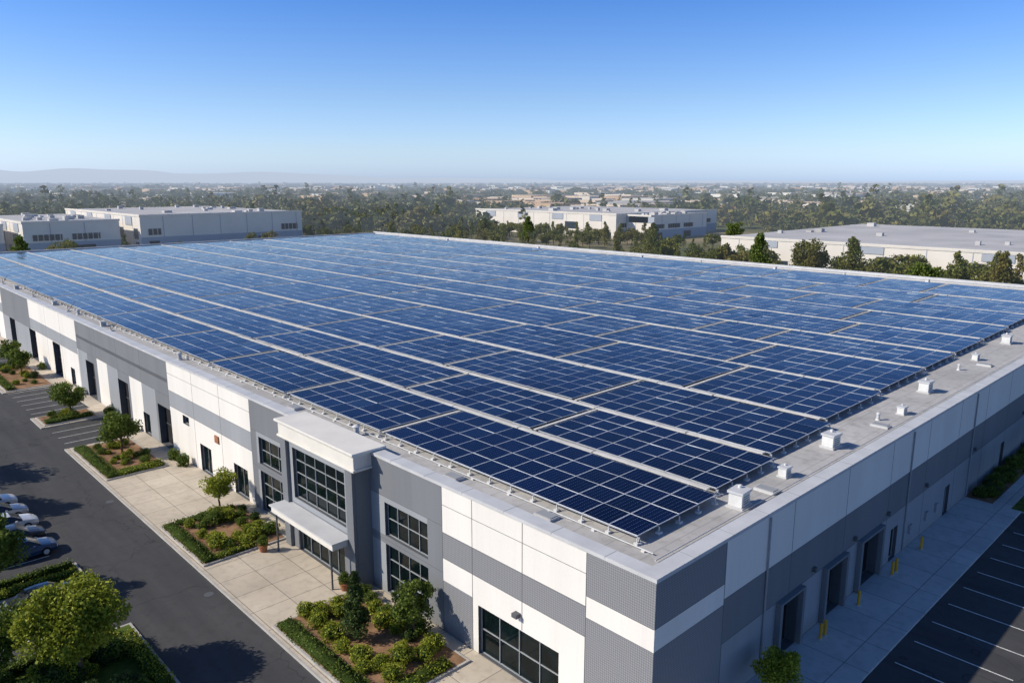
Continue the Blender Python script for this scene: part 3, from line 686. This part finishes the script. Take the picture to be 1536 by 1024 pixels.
# ------------------------------------------------------------------ trees in mass
def template(kind,h,r,n,ls,seed,K):
    rng=np.random.default_rng(seed); P,_=crown_points(h,r,kind,n,rng,K); return leafquads(P,ls,rng)
def mass(name,temps,pts,leaf,trunks=False):
    out=[]; rng=np.random.default_rng(len(pts)); tb=MB(); tb.mi('bark')
    for (x,y,s,sw) in pts:
        Q=temps[rng.integers(len(temps))]; a=rng.uniform(0,6.28); c,s_=math.cos(a),math.sin(a)
        q=Q.copy(); X=q[...,0]*sw;Y=q[...,1]*sw
        q[...,0]=X*c-Y*s_+x; q[...,1]=X*s_+Y*c+y; q[...,2]=Q[...,2]*s; out.append(q)
        if trunks: tb.tube((x,y,-.1),(x,y,6*s),.22*s,.1*s,'bark',5,False)
    place(name,quadmesh(name,np.concatenate(out),['bark',leaf],1,None,tb))
mid=[template('round',10,4.2,1100,.72,s,22) for s in (1,2,3,4)]+[template('cone',12,3.2,900,.6,s,22) for s in (5,6)]
far=[template('round',10,4.8,85,2.1,s,9) for s in range(1,6)]+[template('cone',13,3.2,60,1.7,s,9) for s in (7,8)]
rg=np.random.default_rng(42)
def scatter(n,x0,x1,y0,y1,smin,smax,avoid=()):
    L_=[]
    while len(L_)<n:
        x=rg.uniform(x0,x1);y=rg.uniform(y0,y1)
        if any(a<x<b_ and c<y<d for a,b_,c,d in avoid): continue
        s=rg.uniform(smin,smax); L_.append((x,y,s,s*rg.uniform(.85,1.25)))
    return L_
NB=[(36,78,310,404),(76,156,304,424),(-44,40,322,394),(265,368,200,332),(205,334,-16,130),(-5,135,-5,222)]
pts=scatter(150,150,262,135,340,.4,.8,NB)+scatter(105,158,200,-20,140,.5,.95,NB)+scatter(60,-60,230,232,300,.35,.75,NB)+scatter(60,235,266,190,345,.45,.8,NB)+scatter(110,130,265,345,440,.8,1.35,NB)
mass('tree_belt',mid,pts,'leaf_belt',True)
for i,(x,y,h,r_) in enumerate(((165,85.7,14.2,4.2),(165,71.8,14.4,4.6),(168,62,14.0,5.2),(165,44,10.4,3.8),(167,37,10,3.5),(165,28,13,3.4),(225,235,12,4),(222,262,12,3.5),(34,238,11.5,4.8),(22,233,13,4.2),(8,236,12,5),(205,150,13,3.8),(262,150,13,4),(180,92,9.5,3.6),(175,104,10,4))):
    kind='cone' if i in (0,2,5,6,9,11) else 'round'
    tree('conifer_tree' if kind=='cone' else 'deciduous_tree',x,y,h,r_,kind,3600,.55,'leaf_mid' if i%3==0 else 'leaf_belt',100+i,0,28)
pts=[]
Fv=(.6896,.7242);Rv=(.7242,-.6896)
def openness(x,y): return math.sin(x*.0043+1.3)*math.cos(y*.0051)+.7*math.sin((x+y)*.0017+2)+.35*math.sin(x*.011-y*.009)
while len(pts)<8800:
    D=math.exp(rg.uniform(math.log(400),math.log(9000))); t=rg.uniform(-.95,.95)
    x=-26.9+D*Fv[0]+D*t*Rv[0]; y=-18.7+D*Fv[1]+D*t*Rv[1]
    if any(a-8<x<b_+8 and c-8<y<d+8 for a,b_,c,d in NB): continue
    v=openness(x,y)
    if D>650 and v>.22 and rg.random()<.93: continue
    s=rg.uniform(.5,1.25)
    if rg.random()<.08: s*=1.5
    if v<-.3: s*=1.12
    w=s*(1+D/3000)
    pts.append((x,y,s,w))
mass('distant_forest',far,pts,'leaf_far')
tb=MB(); rt=random.Random(9); cnt=0
while cnt<1300:
    D=math.exp(rt.uniform(math.log(650),math.log(8000))); t=rt.uniform(-.95,.95)
    x=-26.9+D*Fv[0]+D*t*Rv[0]; y=-18.7+D*Fv[1]+D*t*Rv[1]
    if openness(x,y)<.15 and rt.random()<.8: continue
    cnt+=1
    w=rt.uniform(6,26)*(1+D/5000); d=rt.uniform(8,30); h=rt.uniform(5,9)+(D/1800)
    tb.box(x-w,x+w,y-d,y+d,-.03,h,'town')
tb.obj('distant_town')
hb=MB(); nseg=160
def ridge(t,ph): return 120+60*math.sin(t*3.1+ph)+38*math.sin(t*8.3+ph*2)+20*math.sin(t*21+ph)+8*math.sin(t*47)
for (D0,amp,ph) in ((15500,1.0,.4),(12500,.42,2.2)):
    prev=None
    for i in range(nseg+1):
        t=-1.0+2.2*i/nseg
        fall=max(.07,min(1,1.0-1.15*(t+.75)))
        z=max(15,ridge(t,ph))*amp*fall*3.6
        p=(-26.9+D0*Fv[0]+D0*t*Rv[0],-18.7+D0*Fv[1]+D0*t*Rv[1])
        q=(p[0]+Fv[0]*1800,p[1]+Fv[1]*1800); o_=(p[0]-Fv[0]*1500,p[1]-Fv[1]*1500)
        cur=((o_[0],o_[1],-1),(p[0],p[1],z*.55),(q[0],q[1],z))
        if prev:
            hb.quad(prev[0],cur[0],cur[1],prev[1],'hills'); hb.quad(prev[1],cur[1],cur[2],prev[2],'hills')
        prev=cur
ho=hb.obj('hills')
# ------------------------------------------------------------------ light, sky, camera
sv=Vector((-.85,.60,.70)).normalized()
sun=bpy.data.lights.new('sun','SUN'); sun.energy=5.0; sun.angle=math.radians(.5); sun.color=(1,.91,.77)
so=bpy.data.objects.new('sun',sun); scene.collection.objects.link(so); so.rotation_euler=sv.to_track_quat('Z','Y').to_euler(); so.location=(-80,60,90)
w=bpy.data.worlds.new('World'); scene.world=w; w.use_nodes=True; nt=w.node_tree; nt.nodes.clear()
sky=nt.nodes.new('ShaderNodeTexSky'); sky.sky_type='NISHITA'; sky.sun_disc=False
sky.sun_elevation=math.asin(sv.z); sky.sun_rotation=math.atan2(sv.x,sv.y)
sky.air_density=1.0; sky.dust_density=.6; sky.ozone_density=2.5; sky.altitude=50
tc=nt.nodes.new('ShaderNodeTexCoord'); sp=nt.nodes.new('ShaderNodeSeparateXYZ'); nt.links.new(tc.outputs['Generated'],sp.inputs[0])
def q4(c): return tuple(v/4 for v in c)
rp=ramp(nt,sp.outputs[2],[(0.,q4((1.30,1.70,2.95))),(.035,q4((1.32,1.56,2.25))),(.10,q4((1.08,1.32,1.84))),(.21,q4((.60,1.03,1.78))),(.45,q4((.46,.70,1.06)))])
mu=mixc(nt,1.0,sky.outputs[0],rp,'MULTIPLY')
bg=nt.nodes.new('ShaderNodeBackground'); bg.inputs[1].default_value=.375
wo=nt.nodes.new('ShaderNodeOutputWorld'); nt.links.new(mu,bg.inputs[0]); nt.links.new(bg.outputs[0],wo.inputs[0])
cam=bpy.data.cameras.new('camera'); cam.lens=26.93; cam.sensor_width=36; cam.clip_end=60000; cam.clip_start=.5
co=bpy.data.objects.new('camera',cam); scene.collection.objects.link(co); co.location=(-26.93,-18.68,27.8)
th=math.radians(11.8); d=Vector((Fv[0]*math.cos(th),Fv[1]*math.cos(th),-math.sin(th)))
co.rotation_euler=d.to_track_quat('-Z','Y').to_euler(); scene.camera=co
scene.view_settings.view_transform='Standard'; scene.view_settings.look='None'; scene.view_settings.exposure=0
